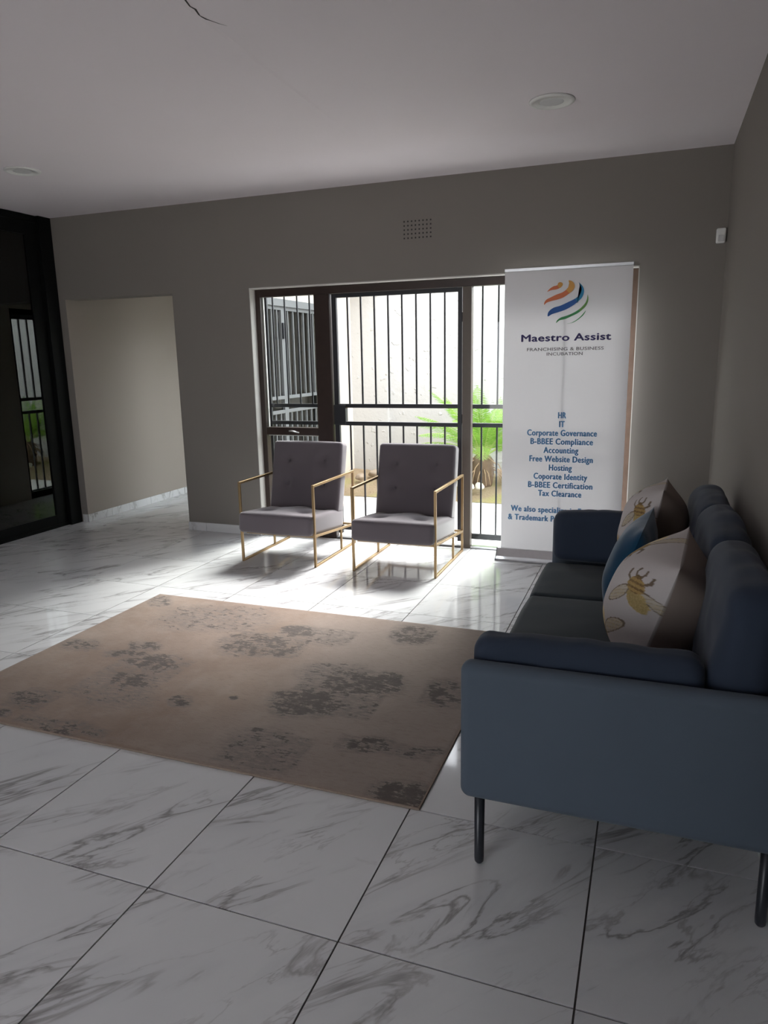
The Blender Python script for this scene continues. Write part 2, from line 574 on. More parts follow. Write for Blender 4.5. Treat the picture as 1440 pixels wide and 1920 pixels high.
o = multi_box('ceiling_passage', [(OX0-0.15, WINGX, YB+WT, CYEND+0.15, H, H+0.12)], 'ceiling_paint')
struct(o, 'ceiling over the passage', 'ceiling')

# ------------------------------------------------------------------ floor tiles
bm = bmesh.new()
bm_box(bm, XL-0.2, XR+0.1, YF, YB+WT, -0.12, -0.004)
bm_box(bm, OX0-0.15, WINGX, YB+WT, CYEND, -0.12, -0.004)
FLOOR = struct(finish('floor', bm, 'grout'), 'polished white marble tile floor with dark grout joints', 'floor')

TILE_MESHES = {}
def tile_mesh(w, d):
    key = (round(w, 3), round(d, 3))
    if key not in TILE_MESHES:
        bm = bmesh.new()
        bm_box(bm, -w/2, w/2, -d/2, d/2, -0.010, 0.0)
        bmesh.ops.recalc_face_normals(bm, faces=list(bm.faces))
        me = bpy.data.meshes.new('floor_tile')
        bm.to_mesh(me); bm.free()
        me.materials.append(MATS['marble_tile'])
        TILE_MESHES[key] = me
    return TILE_MESHES[key]

def lay(x0, x1, y0, y1):
    g = 0.0025
    i0, i1 = math.floor(x0/T+1e-6), math.ceil(x1/T-1e-6)
    j0, j1 = math.floor(y0/T+1e-6), math.ceil(y1/T-1e-6)
    for i in range(i0, i1):
        for j in range(j0, j1):
            a, b = max(x0, i*T), min(x1, (i+1)*T)
            c, d = max(y0, j*T), min(y1, (j+1)*T)
            if b-a < 0.02 or d-c < 0.02:
                continue
            ob = bpy.data.objects.new('floor_tile', tile_mesh(b-a-2*g, d-c-2*g))
            ob.location = ((a+b)/2, (c+d)/2, 0)
            COL.objects.link(ob)
            ob.parent = FLOOR
lay(XL-0.05, XR, YF, YB)
lay(OX0, OX1, YB, YB+WT)
lay(WX0+0.005, WX1-0.005, YB, YB+0.075)
lay(OX0, WINGX-0.16, YB+WT, CYEND)

# marble skirting, each length a piece
def skirting(name, label, runs):
    bb = thing(name, label, 'baseboard')
    bb['kind'] = 'structure'
    for (ax, a0, a1, fixed, d) in runs:
        k = math.floor(a0/T)
        while k*T < a1-1e-6:
            s, e = max(a0, k*T)+0.0012, min(a1, (k+1)*T)-0.0012
            k += 1
            if e-s < 0.01:
                continue
            bm = bmesh.new()
            f0, f1 = sorted((fixed, fixed+d))
            if ax == 'x':
                bm_box(bm, -(e-s)/2, (e-s)/2, f0-fixed, f1-fixed, 0, 0.076); loc = ((s+e)/2, fixed, 0.0005)
            else:
                bm_box(bm, f0-fixed, f1-fixed, -(e-s)/2, (e-s)/2, 0, 0.076); loc = (fixed, (s+e)/2, 0.0005)
            ob = finish('skirting_tile', bm, 'marble_tile', bb, bevel=0.0015, segs=1)
            ob.location = loc
    return bb
skirting('baseboard_back', 'marble skirting tiles along the foot of the back wall', [
    ('x', XL+0.06, OX0, YB, -0.010), ('x', OX1-0.006, WX0, YB, -0.010), ('x', WX1, XR-0.01, YB, -0.010)])
skirting('baseboard_passage', 'marble skirting tiles along the passage wall', [('y', YB-0.005, CYEND, OX0+0.003, 0.010)])
skirting('baseboard_right', 'marble skirting tiles behind the sofa', [('y', YF, YB-0.01, XR, -0.010)])

# ------------------------------------------------------------------ dark glazed screen on the left (door_1)
D1 = thing('door_1', 'tall black aluminium glazed door in the left corner reflecting the garden', 'door', (XL, 2.6, 0))
D1['kind'] = 'structure'
def dpart(name, x0, x1, y0, y1, z0, z1, m, bevel=0.002):
    ob = box(name, x0-XL, x1-XL, y0-2.6, y1-2.6, z0, z1, m, D1, bevel)
    return ob
dpart('frame_stile', XL-0.06, XL+0.045, 3.74, 3.879, 0.0, H-0.002, 'black_aluminium')
dpart('frame_head', XL-0.06, XL+0.012, 1.55, 3.74, H-0.06, H-0.002, 'black_aluminium')
dpart('threshold', XL-0.06, XL+0.012, 1.55, 3.74, 0.0, 0.030, 'black_aluminium')
dpart('frame_stile', XL-0.06, XL+0.012, 1.55, 1.63, 0.030, H-0.06, 'black_aluminium')
for y0, y1 in ((2.60, 3.74), (1.63, 2.62)):
    off = 0.0 if y0 > 2 else -0.03
    dpart('leaf_stile', XL-0.02+off, XL+0.008+off, y1-0.13, y1, 0.030, H-0.06, 'black_aluminium')
    dpart('leaf_stile', XL-0.02+off, XL+0.008+off, y0, y0+0.07, 0.030, H-0.06, 'black_aluminium')
    dpart('leaf_rail', XL-0.02+off, XL+0.008+off, y0+0.07, y1-0.13, H-0.17, H-0.06, 'black_aluminium')
    dpart('leaf_rail', XL-0.02+off, XL+0.008+off, y0+0.07, y1-0.13, 0.030, 0.12, 'black_aluminium')
    dpart('glass_pane', XL-0.010+off, XL-0.004+off, y0+0.065, y1-0.125, 0.115, H-0.165, 'tinted_glass', 0)
# unlit room beyond the tinted glass, its darkness put in as near-black colour
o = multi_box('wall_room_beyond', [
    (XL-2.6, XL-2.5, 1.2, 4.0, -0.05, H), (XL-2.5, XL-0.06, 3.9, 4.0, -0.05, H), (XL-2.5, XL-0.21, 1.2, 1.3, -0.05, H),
    (XL-2.6, XL-0.06, 1.2, 4.0, -0.15, -0.05), (XL-2.6, XL-0.2, 1.2, 4.0, H, H+0.1)], 'room_darkness')
struct(o, 'room behind the dark glass door, darkness painted into its walls', 'wall')

# ------------------------------------------------------------------ garden door frame (window_1)
W1 = thing('window_1', 'dark timber garden door frame with glazed side lights', 'window', (1.45, 3.99, 0))
W1['kind'] = 'structure'
FY0, FY1 = 3.962, 4.03
def wpart(name, x0, x1, z0, z1, m, y0=FY0, y1=FY1, bevel=0.003):
    return box(name, x0-1.45, x1-1.45, y0-3.99, y1-3.99, z0, z1, m, W1, bevel)
wpart('jamb', WX0+0.006, 0.012, 0.0, 2.054, 'dark_timber')
wpart('head', 0.012, 2.905, 1.995, 2.054, 'dark_timber')
wpart('mullion', 0.497, 0.632, 0.0, 1.995, 'dark_timber')
wpart('post', 1.722, 1.790, 0.0, 1.995, 'brown_steel_post', 3.955, 4.02)
wpart('jamb', 2.905, WX1-0.006, 0.0, 2.054, 'brown_timber')
wpart('transom', 0.012, 0.497, 0.868, 0.932, 'dark_timber')
wpart('sill', 0.012, 0.497, 0.0, 0.10, 'dark_timber')
wpart('sill', 1.790, 2.905, 0.0, 0.018, 'aluminium')
wpart('threshold', 0.632, 1.722, 0.0, 0.014, 'grey_steel')
wpart('glass_pane', 0.010, 0.499, 0.930, 1.997, 'window_glass', 3.992, 3.997, 0)
wpart('glass_pane', 0.010, 0.499, 0.098, 0.870, 'window_glass', 3.992, 3.997, 0)
wpart('glass_pane', 1.788, 2.907, 0.016, 1.997, 'window_glass', 4.000, 4.005, 0)
b = wpart('glazing_bead', 0.012, 0.022, 0.932, 1.995, 'white_plastic', 4.0, 4.012, 0)
wpart('glazing_bead', 0.012, 0.497, 0.858, 0.868, 'white_plastic', 4.0, 4.012, 0)
bm = bmesh.new()
bm_tube(bm, [(0.235-1.45, -0.045, 0.905), (0.26-1.45, -0.052, 0.907), (0.33-1.45, -0.05, 0.893)], [0.006, 0.006, 0.004], 8)
finish('stay_handle', bm, 'aluminium', W1, True)

# ------------------------------------------------------------------ steel gate and side bars
def vbar(parent, org, x, z0, z1, y, w=0.012, name='bar', m='black_steel'):
    return bar(name, (x-org[0], y-org[1], z0), (x-org[0], y-org[1], z1), w, m, parent)

GATE = thing('security_gate', 'black steel security gate with vertical bars and lock box behind the grey armchairs', 'gate', (1.175, 4.0, 0))
og = (1.175, 4.0)
gy = 4.0
def gbox(name, x0, x1, z0, z1, d=0.03, parent=GATE, m='black_steel', org=og, y=gy, bevel=0.002):
    return box(name, x0-org[0], x1-org[0], y-d/2-org[1], y+d/2-org[1], z0, z1, m, parent, bevel)
gbox('gate_stile', 0.642, 0.682, 0.045, 1.993)
gbox('gate_stile', 1.678, 1.711, 0.045, 1.993)
gbox('gate_rail', 0.682, 1.678, 1.962, 1.993)
gbox('gate_rail', 0.682, 1.678, 1.098, 1.130)
gbox('gate_rail', 0.682, 1.678, 0.955, 0.987)
gbox('gate_rail', 0.682, 1.678, 0.075, 0.110)
for i in range(8):
    x = 0.774+i*0.1142
    vbar(GATE, og, x, 1.130, 1.962, gy)
    vbar(GATE, og, x, 0.110, 0.955, gy)
lb = gbox('lock_box', 0.640, 0.742, 0.962, 1.122, 0.05)
lb['label'] = 'black steel lock box'
bm = bmesh.new()
bm_tube(bm, [(0.747-og[0], -0.02, 1.10), (0.757-og[0], -0.035, 1.10)], 0.006, 8)
finish('key', bm, 'brass', lb)
for z in (1.78, 1.02, 0.25):
    gbox('hinge', 1.708, 1.726, z-0.035, z+0.035, 0.02)

SB1 = thing('burglar_bars', 'narrow black burglar bars behind the left side light', 'bars', (0.255, 4.06, 0), 'burglar bars on the side lights')
os_ = (0.255, 4.06)
def sbox(par, org, name, x0, x1, z0, z1, d=0.022):
    return box(name, x0-org[0], x1-org[0], -d/2, d/2, z0, z1, 'black_steel', par, 0.0015)
sbox(SB1, os_, 'bar_stile', 0.0, 0.022, 0.06, 2.01)
sbox(SB1, os_, 'bar_rail', 0.022, 0.51, 1.095, 1.125)
sbox(SB1, os_, 'bar_rail', 0.022, 0.51, 0.950, 0.980)
sbox(SB1, os_, 'bar_rail', 0.022, 0.51, 0.060, 0.095)
for x in (0.075, 0.185, 0.300, 0.413):
    vbar(SB1, os_, x, 1.125, 2.01, 4.06, 0.011)
    vbar(SB1, os_, x, 0.095, 0.950, 4.06, 0.011)
SB2 = thing('burglar_bars', 'black burglar bars partly hidden behind the roll-up banner', 'bars', (2.35, 4.035, 0), 'burglar bars on the side lights')
os2 = (2.35, 4.035)
sbox(SB2, os2, 'bar_rail', 1.782, 2.93, 1.095, 1.127)
sbox(SB2, os2, 'bar_rail', 1.782, 2.93, 0.952, 0.984)
sbox(SB2, os2, 'bar_rail', 1.782, 2.93, 0.060, 0.105)
for i in range(9):
    x = 1.856+i*0.1205
    vbar(SB2, os2, x, 1.127, 2.01, 4.035, 0.012)
    vbar(SB2, os2, x, 0.105, 0.952, 4.035, 0.012)

# ------------------------------------------------------------------ barred doors of the wing (seen through the left light)
def wing_gate(y0, y1, label, handle):
    org = (WINGX-0.03, (y0+y1)/2)
    g = thing('wing_gate', label, 'gate', (org[0], org[1], 0), 'grey barred doors of the wing')
    def pb(name, a0, a1, z0, z1, d=0.03):
        return box(name, -d/2, d/2, a0-org[1], a1-org[1], z0, z1, 'grey_steel', g, 0.002)
    pb('gate_stile', y0, y0+0.04, 0.0, 2.02)
    pb('gate_stile', y1-0.04, y1, 0.0, 2.02)
    pb('gate_rail', y0+0.04, y1-0.04, 1.985, 2.02)
    pb('gate_rail', y0+0.04, y1-0.04, 1.09, 1.125)
    pb('gate_rail', y0+0.04, y1-0.04, 0.945, 0.980)
    pb('gate_rail', y0+0.04, y1-0.04, 0.03, 0.075)
    n = max(1, round((y1-y0)/0.115)-1)
    for i in range(n):
        y = y0+(i+1)*(y1-y0)/(n+1)
        for z0, z1 in ((0.075, 0.945), (1.125, 1.985)):
            bar('bar', (0, y-org[1], z0), (0, y-org[1], z1), 0.016, 'grey_steel', g)
    if handle:
        h = pb('pull_handle', y1-0.035, y1-0.005, 1.70, 1.86, 0.07)
        h.data.materials.clear(); h.data.materials.append(MATS['black_steel'])
wing_gate(4.66, 5.34, 'grey barred passage door nearest the house with a dark pull handle', True)
wing_gate(5.34, 6.30, 'farther grey barred passage door across the courtyard', False)
o = multi_box('trim_1', [(WINGX-0.07, WINGX+0.02, 4.66, 6.30, 2.02, 2.09)], 'grey_steel')
struct(o, 'grey steel lintel over the barred passage doors', 'trim')
# glass doors behind the bars
W2 = thing('window_2', 'sliding glass doors behind the grey bars of the wing', 'window', (WINGX-0.11, 5.8, 0))
W2['kind'] = 'structure'
for y0, y1 in ((4.66, 5.50), (5.48, 6.30)):
    dx = 0.0 if y0 < 5 else -0.03
    for nm, a0, a1, z0, z1 in (('leaf_stile', y0, y0+0.05, 0.0, 2.09), ('leaf_stile', y1-0.05, y1, 0.0, 2.09),
                               ('leaf_rail', y0+0.05, y1-0.05, 2.03, 2.09), ('leaf_rail', y0+0.05, y1-0.05, 0.0, 0.07)):
        box(nm, -0.015+dx, 0.015+dx, a0-5.8, a1-5.8, z0, z1, 'black_aluminium', W2, 0.002)
    box('glass_pane', -0.003+dx, 0.003+dx, y0+0.045-5.8, y1-0.045-5.8, 0.065, 2.035, 'window_glass', W2)

# ------------------------------------------------------------------ courtyard
o = multi_box('wall_courtyard', [(-0.03, 6.2, 7.15, 7.35, GZ, 2.40), (WINGX, -0.03, 7.08, 7.35, GZ, 2.75), (6.2, 6.4, 3.9, 7.35, GZ, 1.95)], 'courtyard_plaster')
struct(o, 'rough pale plastered courtyard wall behind the palm', 'wall')
o = multi_box('floor_courtyard', [(WINGX, 6.2, YB+WT, 6.02, GZ-0.1, GZ)], 'paving')
struct(o, 'pale concrete paving outside the garden door', 'floor')
o = multi_box('ground', [(-40, 40, -40, 40, -0.40, -0.20)], 'paving')
struct(o, 'ground around the house', 'ground')
# soil bed rising to the wall
bm = bmesh.new()
nx, ny = 90, 24
G = []
for i in range(nx+1):
    row = []
    for j in range(ny+1):
        x = WINGX+0.001+(6.2-WINGX-0.002)*i/nx
        y = 6.0+1.149*j/ny
        z = -0.045+0.13*min(1, j/ny*1.5)+0.03*noise.noise(Vector((x*3, y*3, 0)))*min(1, j/5)+0.012*noise.noise(Vector((x*11, y*11, 4)))
        row.append(bm.verts.new((x, y, z)))
    G.append(row)
for i in range(nx):
    for j in range(ny):
        bm.faces.new((G[i][j], G[i+1][j], G[i+1][j+1], G[i][j+1]))
o = finish('soil_bed', bm, 'soil', None, True)
struct(o, 'bare brown soil bed along the courtyard wall', 'soil')

def rock(loc, s, m, label, seed):
    bm = bmesh.new()
    bmesh.ops.create_icosphere(bm, subdivisions=3, radius=1)
    for v in bm.verts:
        k = 1+0.28*noise.noise(v.co*1.3+Vector((seed*3.1, 0, 0)))
        v.co = Vector((v.co.x*s[0]*k, v.co.y*s[1]*k, v.co.z*s[2]*k))
    ob = finish('rock', bm, m, None, True)
    ob.location = loc
    tag(ob, label, 'rock', 'rocks around the palm')
rock((1.235, 6.21, 0.085), (0.060, 0.05, 0.035), 'rock_white', 'whitish rock at the palm foot, left of the pair beside the post', 1)
rock((1.345, 6.23, 0.09), (0.050, 0.045, 0.042), 'rock_white', 'whitish rock at the palm foot, right of the pair near the banner', 2)
rock((1.07, 6.30, 0.095), (0.045, 0.04, 0.035), 'rock_white', 'small whitish rock showing between the armchair and the post', 3)
rock((1.66, 6.60, 0.10), (0.11, 0.08, 0.05), 'rock_brown', 'flat brown rock right of the palm trunk', 4)
rock((-0.02, 6.62, 0.12), (0.10, 0.07, 0.05), 'rock_brown', 'brown rock by the courtyard wall left of the palm', 5)
rock((-0.16, 6.45, 0.10), (0.06, 0.05, 0.04), 'rock_brown', 'small brown rock showing between the two armchairs', 6)

# the palm
PALM = thing('cycad_palm', 'green cycad palm with feathery fronds growing by the courtyard wall', 'palm', (1.31, 6.52, 0.06))
bm = bmesh.new()
prof = [(0.10, -0.03), (0.115, 0.03), (0.12, 0.12), (0.125, 0.20), (0.115, 0.27), (0.085, 0.33), (0.04, 0.36)]
bm_lathe(bm, prof, 20)
for v in bm.verts:
    v.co += Vector((v.co.x, v.co.y, 0))*0.18*noise.noise(v.co*22)
finish('trunk', bm, 'palm_trunk', PALM, True)

def frond(az, el, length, droop, leaf_len, name, m_leaf, m_r, parent, base_z=0.33, n=30, thick=0.006):
    """one feather frond, curved over by droop"""
    up_ = max(0.0, math.sin(az))             # the wall behind keeps these fronds short and steep
    length *= 1-0.42*up_; el += up_*math.radians(16); droop *= 1-0.5*up_
    base = Vector((0.05*math.cos(az), 0.05*math.sin(az), base_z))
    out = Vector((math.cos(az), math.sin(az), 0))
    pts = []
    p = base.copy(); ang = el
    seg = 14
    for k in range(seg+1):
        pts.append(p.copy())
        p = p + (out*math.cos(ang)+Vector((0, 0, 1))*math.sin(ang))*length/seg
        ang -= droop/seg
    side = Vector((-math.sin(az), math.cos(az), 0))
    bm = bmesh.new()
    bm_tube(bm, pts, [thick*(1-0.75*k/seg) for k in range(seg+1)], 5)
    nf0 = len(bm.faces)
    for k in range(n):
        t = 0.16+0.84*k/(n-1)
        f = t*seg; i = min(seg-1, int(f)); q = pts[i].lerp(pts[i+1], f-i)
        d = (pts[i+1]-pts[i]).normalized()
        nrm = side.cross(d)
        ll = leaf_len*(math.sin(math.pi*min(1, 0.10+0.93*t))**0.6+0.12)
        for s in (-1, 1):
            dirv = (side*s*0.80+d*0.62+nrm*0.28+Vector((random.uniform(-.06, .06), random.uniform(-.06, .06), random.uniform(-.06, .06)))).normalized()
            w = d*0.0068
            a = q; e = q+dirv*ll+Vector((0, 0, -0.12*ll)); mid = q+dirv*ll*0.55+nrm*0.006
            v = [bm.verts.new(x) for x in (a-w*0.6, a+w*0.6, mid+w, mid-w, e)]
            bm.faces.new((v[0], v[1], v[2], v[3])); bm.faces.new((v[3], v[2], v[4]))
    me = bpy.data.meshes.new(name)
    for idx, fc in enumerate(bm.faces):
        fc.material_index = 0 if idx < nf0 else 1
    bm.to_mesh(me); bm.free()
    me.materials.append(MATS[m_r]); me.materials.append(MATS[m_leaf])
    ob = bpy.data.objects.new(name, me)
    COL.objects.link(ob); ob.parent = parent
    return ob
rs = random.Random(3)
for i in range(30):
    az = i*2.399963
    tier = i/29
    el = math.radians(82-58*tier+rs.uniform(-5, 5))
    frond(az, el, 0.98-0.10*tier+rs.uniform(-.06, .06), math.radians(35+35*tier), 0.155, 'frond', 'palm_leaf', 'palm_rachis', PALM)
for i in range(22):
    az = i*2.399963+0.5
    bm = bmesh.new()
    L = rs.uniform(0.22, 0.38); z0 = rs.uniform(0.18, 0.32)
    o3 = Vector((math.cos(az), math.sin(az), 0))
    p0 = o3*0.09+Vector((0, 0, z0)); p1 = o3*(0.09+0.35*L)+Vector((0, 0, z0-0.15*L)); p2 = o3*(0.09+0.62*L)+Vector((0, 0, max(0.03, z0-0.72*L)))
    bm_tube(bm, [p0, p1, p2], [0.008, 0.006, 0.003], 5)
    finish('dead_stalk', bm, 'palm_dead', PALM, True)

# ------------------------------------------------------------------ ceiling lights, vent, sensor
def downlight(x, y, label):
    t = thing('ceiling_light', label, 'ceiling light', (x, y, H), 'recessed ceiling lights')
    bm = bmesh.new()
    bm_lathe(bm, [(0.092, 0.0), (0.115, 0.0), (0.116, -0.004), (0.110, -0.009), (0.094, -0.010), (0.089, -0.006)], 48)
    finish('trim_ring', bm, 'white_plastic', t, True)
    bm = bmesh.new()
    bm_lathe(bm, [(0.090, -0.001), (0.0905, -0.0045), (0.05, -0.0065), (0.004, -0.007)], 48)
    finish('diffuser', bm, 'lamp_diffuser', t, True)
downlight(2.522, 2.627, 'round white recessed ceiling light near the right wall')
downlight(-0.935, 2.562, 'round white recessed ceiling light near the dark glass door')

VENT = thing('air_vent', 'small plaster air vent with rows of square holes above the garden door', 'vent', (1.399, YB, 2.407))
bm = bmesh.new()
px, pz, hole = 0.0290, 0.0290, 0.0115
xs = [-0.118]; zs = [-0.075]
for i in range(8):
    c = (i-3.5)*px; xs += [c-hole/2, c+hole/2]
for i in range(5):
    c = (i-2)*pz; zs += [c-hole/2, c+hole/2]
xs.append(0.118); zs.append(0.075)
for i in range(len(xs)-1):
    for j in range(len(zs)-1):
        if i % 2 == 1 and j % 2 == 1:
            continue
        vs = [bm.verts.new(p) for p in ((xs[i], -0.0035, zs[j]), (xs[i+1], -0.0035, zs[j]), (xs[i+1], -0.0035, zs[j+1]), (xs[i], -0.0035, zs[j+1]))]
        bm.faces.new(vs)
bmesh.ops.remove_doubles(bm, verts=list(bm.verts), dist=1e-5)
r = bmesh.ops.extrude_face_region(bm, geom=list(bm.faces))
for v in [g for g in r['geom'] if isinstance(g, bmesh.types.BMVert)]:
    v.co.y = -0.0012
finish('vent_plate', bm, 'wall_paint', VENT)
box('vent_hole_shade', -0.116, 0.116, -0.0012, -0.0004, -0.073, 0.073, 'crack_dark_hole_shade', VENT)  # dark sheet standing in for the shade inside the holes

SEN = thing('motion_sensor', 'small white motion sensor in the corner high on the back wall', 'sensor', (3.436, YB, 2.212))
bm = round_box(0.056, 0.040, 0.092, 0.010, 4)
for v in bm.verts:
    v.co.y += -0.0205
    if v.co.z < 0:
        v.co.y += (0.010*(-v.co.z/0.046)) if v.co.y < -0.02 else 0
finish('sensor_body', bm, 'white_plastic', SEN, True)
bm = round_box(0.034, 0.012, 0.040, 0.005, 3)
for v in bm.verts:
    v.co += Vector((0, -0.036, -0.016))
finish('sensor_lens', bm, 'lamp_diffuser', SEN, True)

# ------------------------------------------------------------------ rug
RX0, RX1, RY0, RY1 = 0.140, 2.430, 0.600, 2.238
RUG = thing('rug', 'worn-look beige and brown abstract rug on the marble floor', 'rug', ((RX0+RX1)/2, (RY0+RY1)/2, 0))
BLOBS = [[0.751,1.962,0.284,0.089,0.106,-0.162,0.5],[1.31,1.917,0.08,0.026,0.034,-0.066,0.9],[1.202,1.682,0.17,0.055,0.068,-0.117,0.7],[1.364,1.641,0.066,0.021,0.031,-0.058,0.8],[1.52,1.882,0.086,0.027,0.038,-0.086,0.5],[1.935,2.064,0.095,0.031,0.036,-0.112,0.8],[0.625,1.474,0.069,0.022,0.036,-0.045,0.8],[0.598,1.362,0.1,0.033,0.029,-0.035,0.7],[0.808,1.307,0.113,0.037,0.056,-0.073,0.8],[0.841,1.116,0.092,0.03,0.048,-0.06,0.8],[0.862,0.975,0.147,0.048,0.09,-0.106,0.45],[1.191,0.997,0.043,0.014,0.027,-0.037,0.9],[1.72,1.48,0.138,0.045,0.038,-0.084,0.6],[1.891,1.402,0.161,0.053,0.038,-0.094,0.85],[1.736,1.16,0.126,0.042,0.048,-0.096,0.95],[2.009,1.46,0.059,0.019,0.035,-0.097,0.9],[1.737,0.753,0.123,0.041,0.07,-0.123,0.45],[1.652,0.887,0.026,0.009,0.008,-0.014,0.9],[2.116,0.919,0.087,0.029,0.018,-0.046,0.9],[2.316,0.934,0.085,0.029,0.009,-0.027,0.7],[2.279,1.44,0.064,0.021,0.031,-0.107,0.8],[2.342,0.647,0.082,0.027,0.022,-0.063,1.0],[0.517,0.81,0.073,0.024,0.047,-0.046,0.8],[0.52,0.662,0.028,0.009,0.025,-0.023,0.9],[0.871,0.642,0.107,0.035,0.042,-0.044,0.6],[1.401,1.1,0.017,0.006,0.009,-0.014,0.9],[0.271,1.384,0.088,0.028,0.051,-0.055,0.6],[0.235,2.113,0.062,0.019,0.061,-0.08,0.6]]
PATCHES = [(1.60, 2.06, 1.08, 1.58, 0.50), (1.58, 1.93, 0.62, 0.90, 0.46), (0.60, 1.02, 0.88, 1.40, 0.40), (1.00, 1.46, 1.56, 1.84, 0.52),
           (0.46, 1.02, 1.80, 2.10, 0.46), (1.80, 2.06, 1.96, 2.18, 0.55), (1.38, 1.66, 1.80, 2.02, 0.44), (0.42, 0.66, 0.70, 0.92, 0.40),
           (2.18, 2.40, 1.30, 1.56, 0.50), (1.98, 2.40, 0.86, 0.98, 0.42), (0.18, 0.40, 1.30, 1.46, 0.36), (0.60, 1.10, 0.61, 0.70, 0.45)]
nx, ny = 286, 205
verts = []; wear = []; grey = []
cx, cy = (RX0+RX1)/2, (RY0+RY1)/2
for j in range(ny+1):
    for i in range(nx+1):
        x = RX0+(RX1-RX0)*i/nx; y = RY0+(RY1-RY0)*j/ny
        w = 0.0
        for bx, by, ax, ay, dx, dy, k in BLOBS:
            ux, uy = x-bx, y-by
            if abs(ux) > 0.6 or abs(uy) > 0.4:
                continue
            det = ax*dy-ay*dx
            u = (ux*dy-uy*dx)/det; v = (ax*uy-ay*ux)/det
            r2 = max(abs(u), abs(v))**2*0.5+(u*u+v*v)*0.5
            w = max(w, k*max(0.0, min(1.0, 1.30-0.55*r2)))
        for qx0, qx1, qy0, qy1, k in PATCHES:
            ed = min(x-qx0, qx1-x, y-qy0, qy1-y)
            if ed > 0:
                w = max(w, k*min(1.0, ed/0.02))
        wear.append(w)
        g = min(1.0, max(0.0, (x-1.25)/0.5+0.6*noise.noise(Vector((x*2.2, y*2.2, 1)))))
        grey.append(g)
        edge = min(i, nx-i, j, ny-j)
        verts.append((x-cx, y-cy, 0.011 if edge > 0 else 0.0075))
faces = []
for j in range(ny):
    for i in range(nx):
        a = j*(nx+1)+i
        faces.append((a, a+1, a+nx+2, a+nx+1))
me = bpy.data.meshes.new('pile')
me.from_pydata(verts, [], faces)
at = me.attributes.new('wear', 'FLOAT', 'POINT'); at.data.foreach_set('value', wear)
at = me.attributes.new('grey', 'FLOAT', 'POINT'); at.data.foreach_set('value', grey)
me.polygons.foreach_set('use_smooth', [True]*len(me.polygons))
link('pile', me, 'rug_pile', RUG)
bx, by = (RX1-RX0)/2, (RY1-RY0)/2
for (x0, x1, y0, y1) in ((-bx-0.004, bx+0.004, -by-0.004, -by+0.004), (-bx-0.004, bx+0.004, by-0.004, by+0.004),
                         (-bx-0.004, -bx+0.004, -by+0.004, by-0.004), (bx-0.004, bx+0.004, -by+0.004, by-0.004)):
    box('binding', x0, x1, y0, y1, 0.0005, 0.0085, 'rug_binding', RUG, 0.002)

# ------------------------------------------------------------------ armchairs
def dimple(q, centres, depth, sig):
    s = 0.0
    for cx_, cz_ in centres:
        d2 = (q[0]-cx_)**2+(q[1]-cz_)**2
        s += depth*math.exp(-d2/(2*sig*sig))
    return s

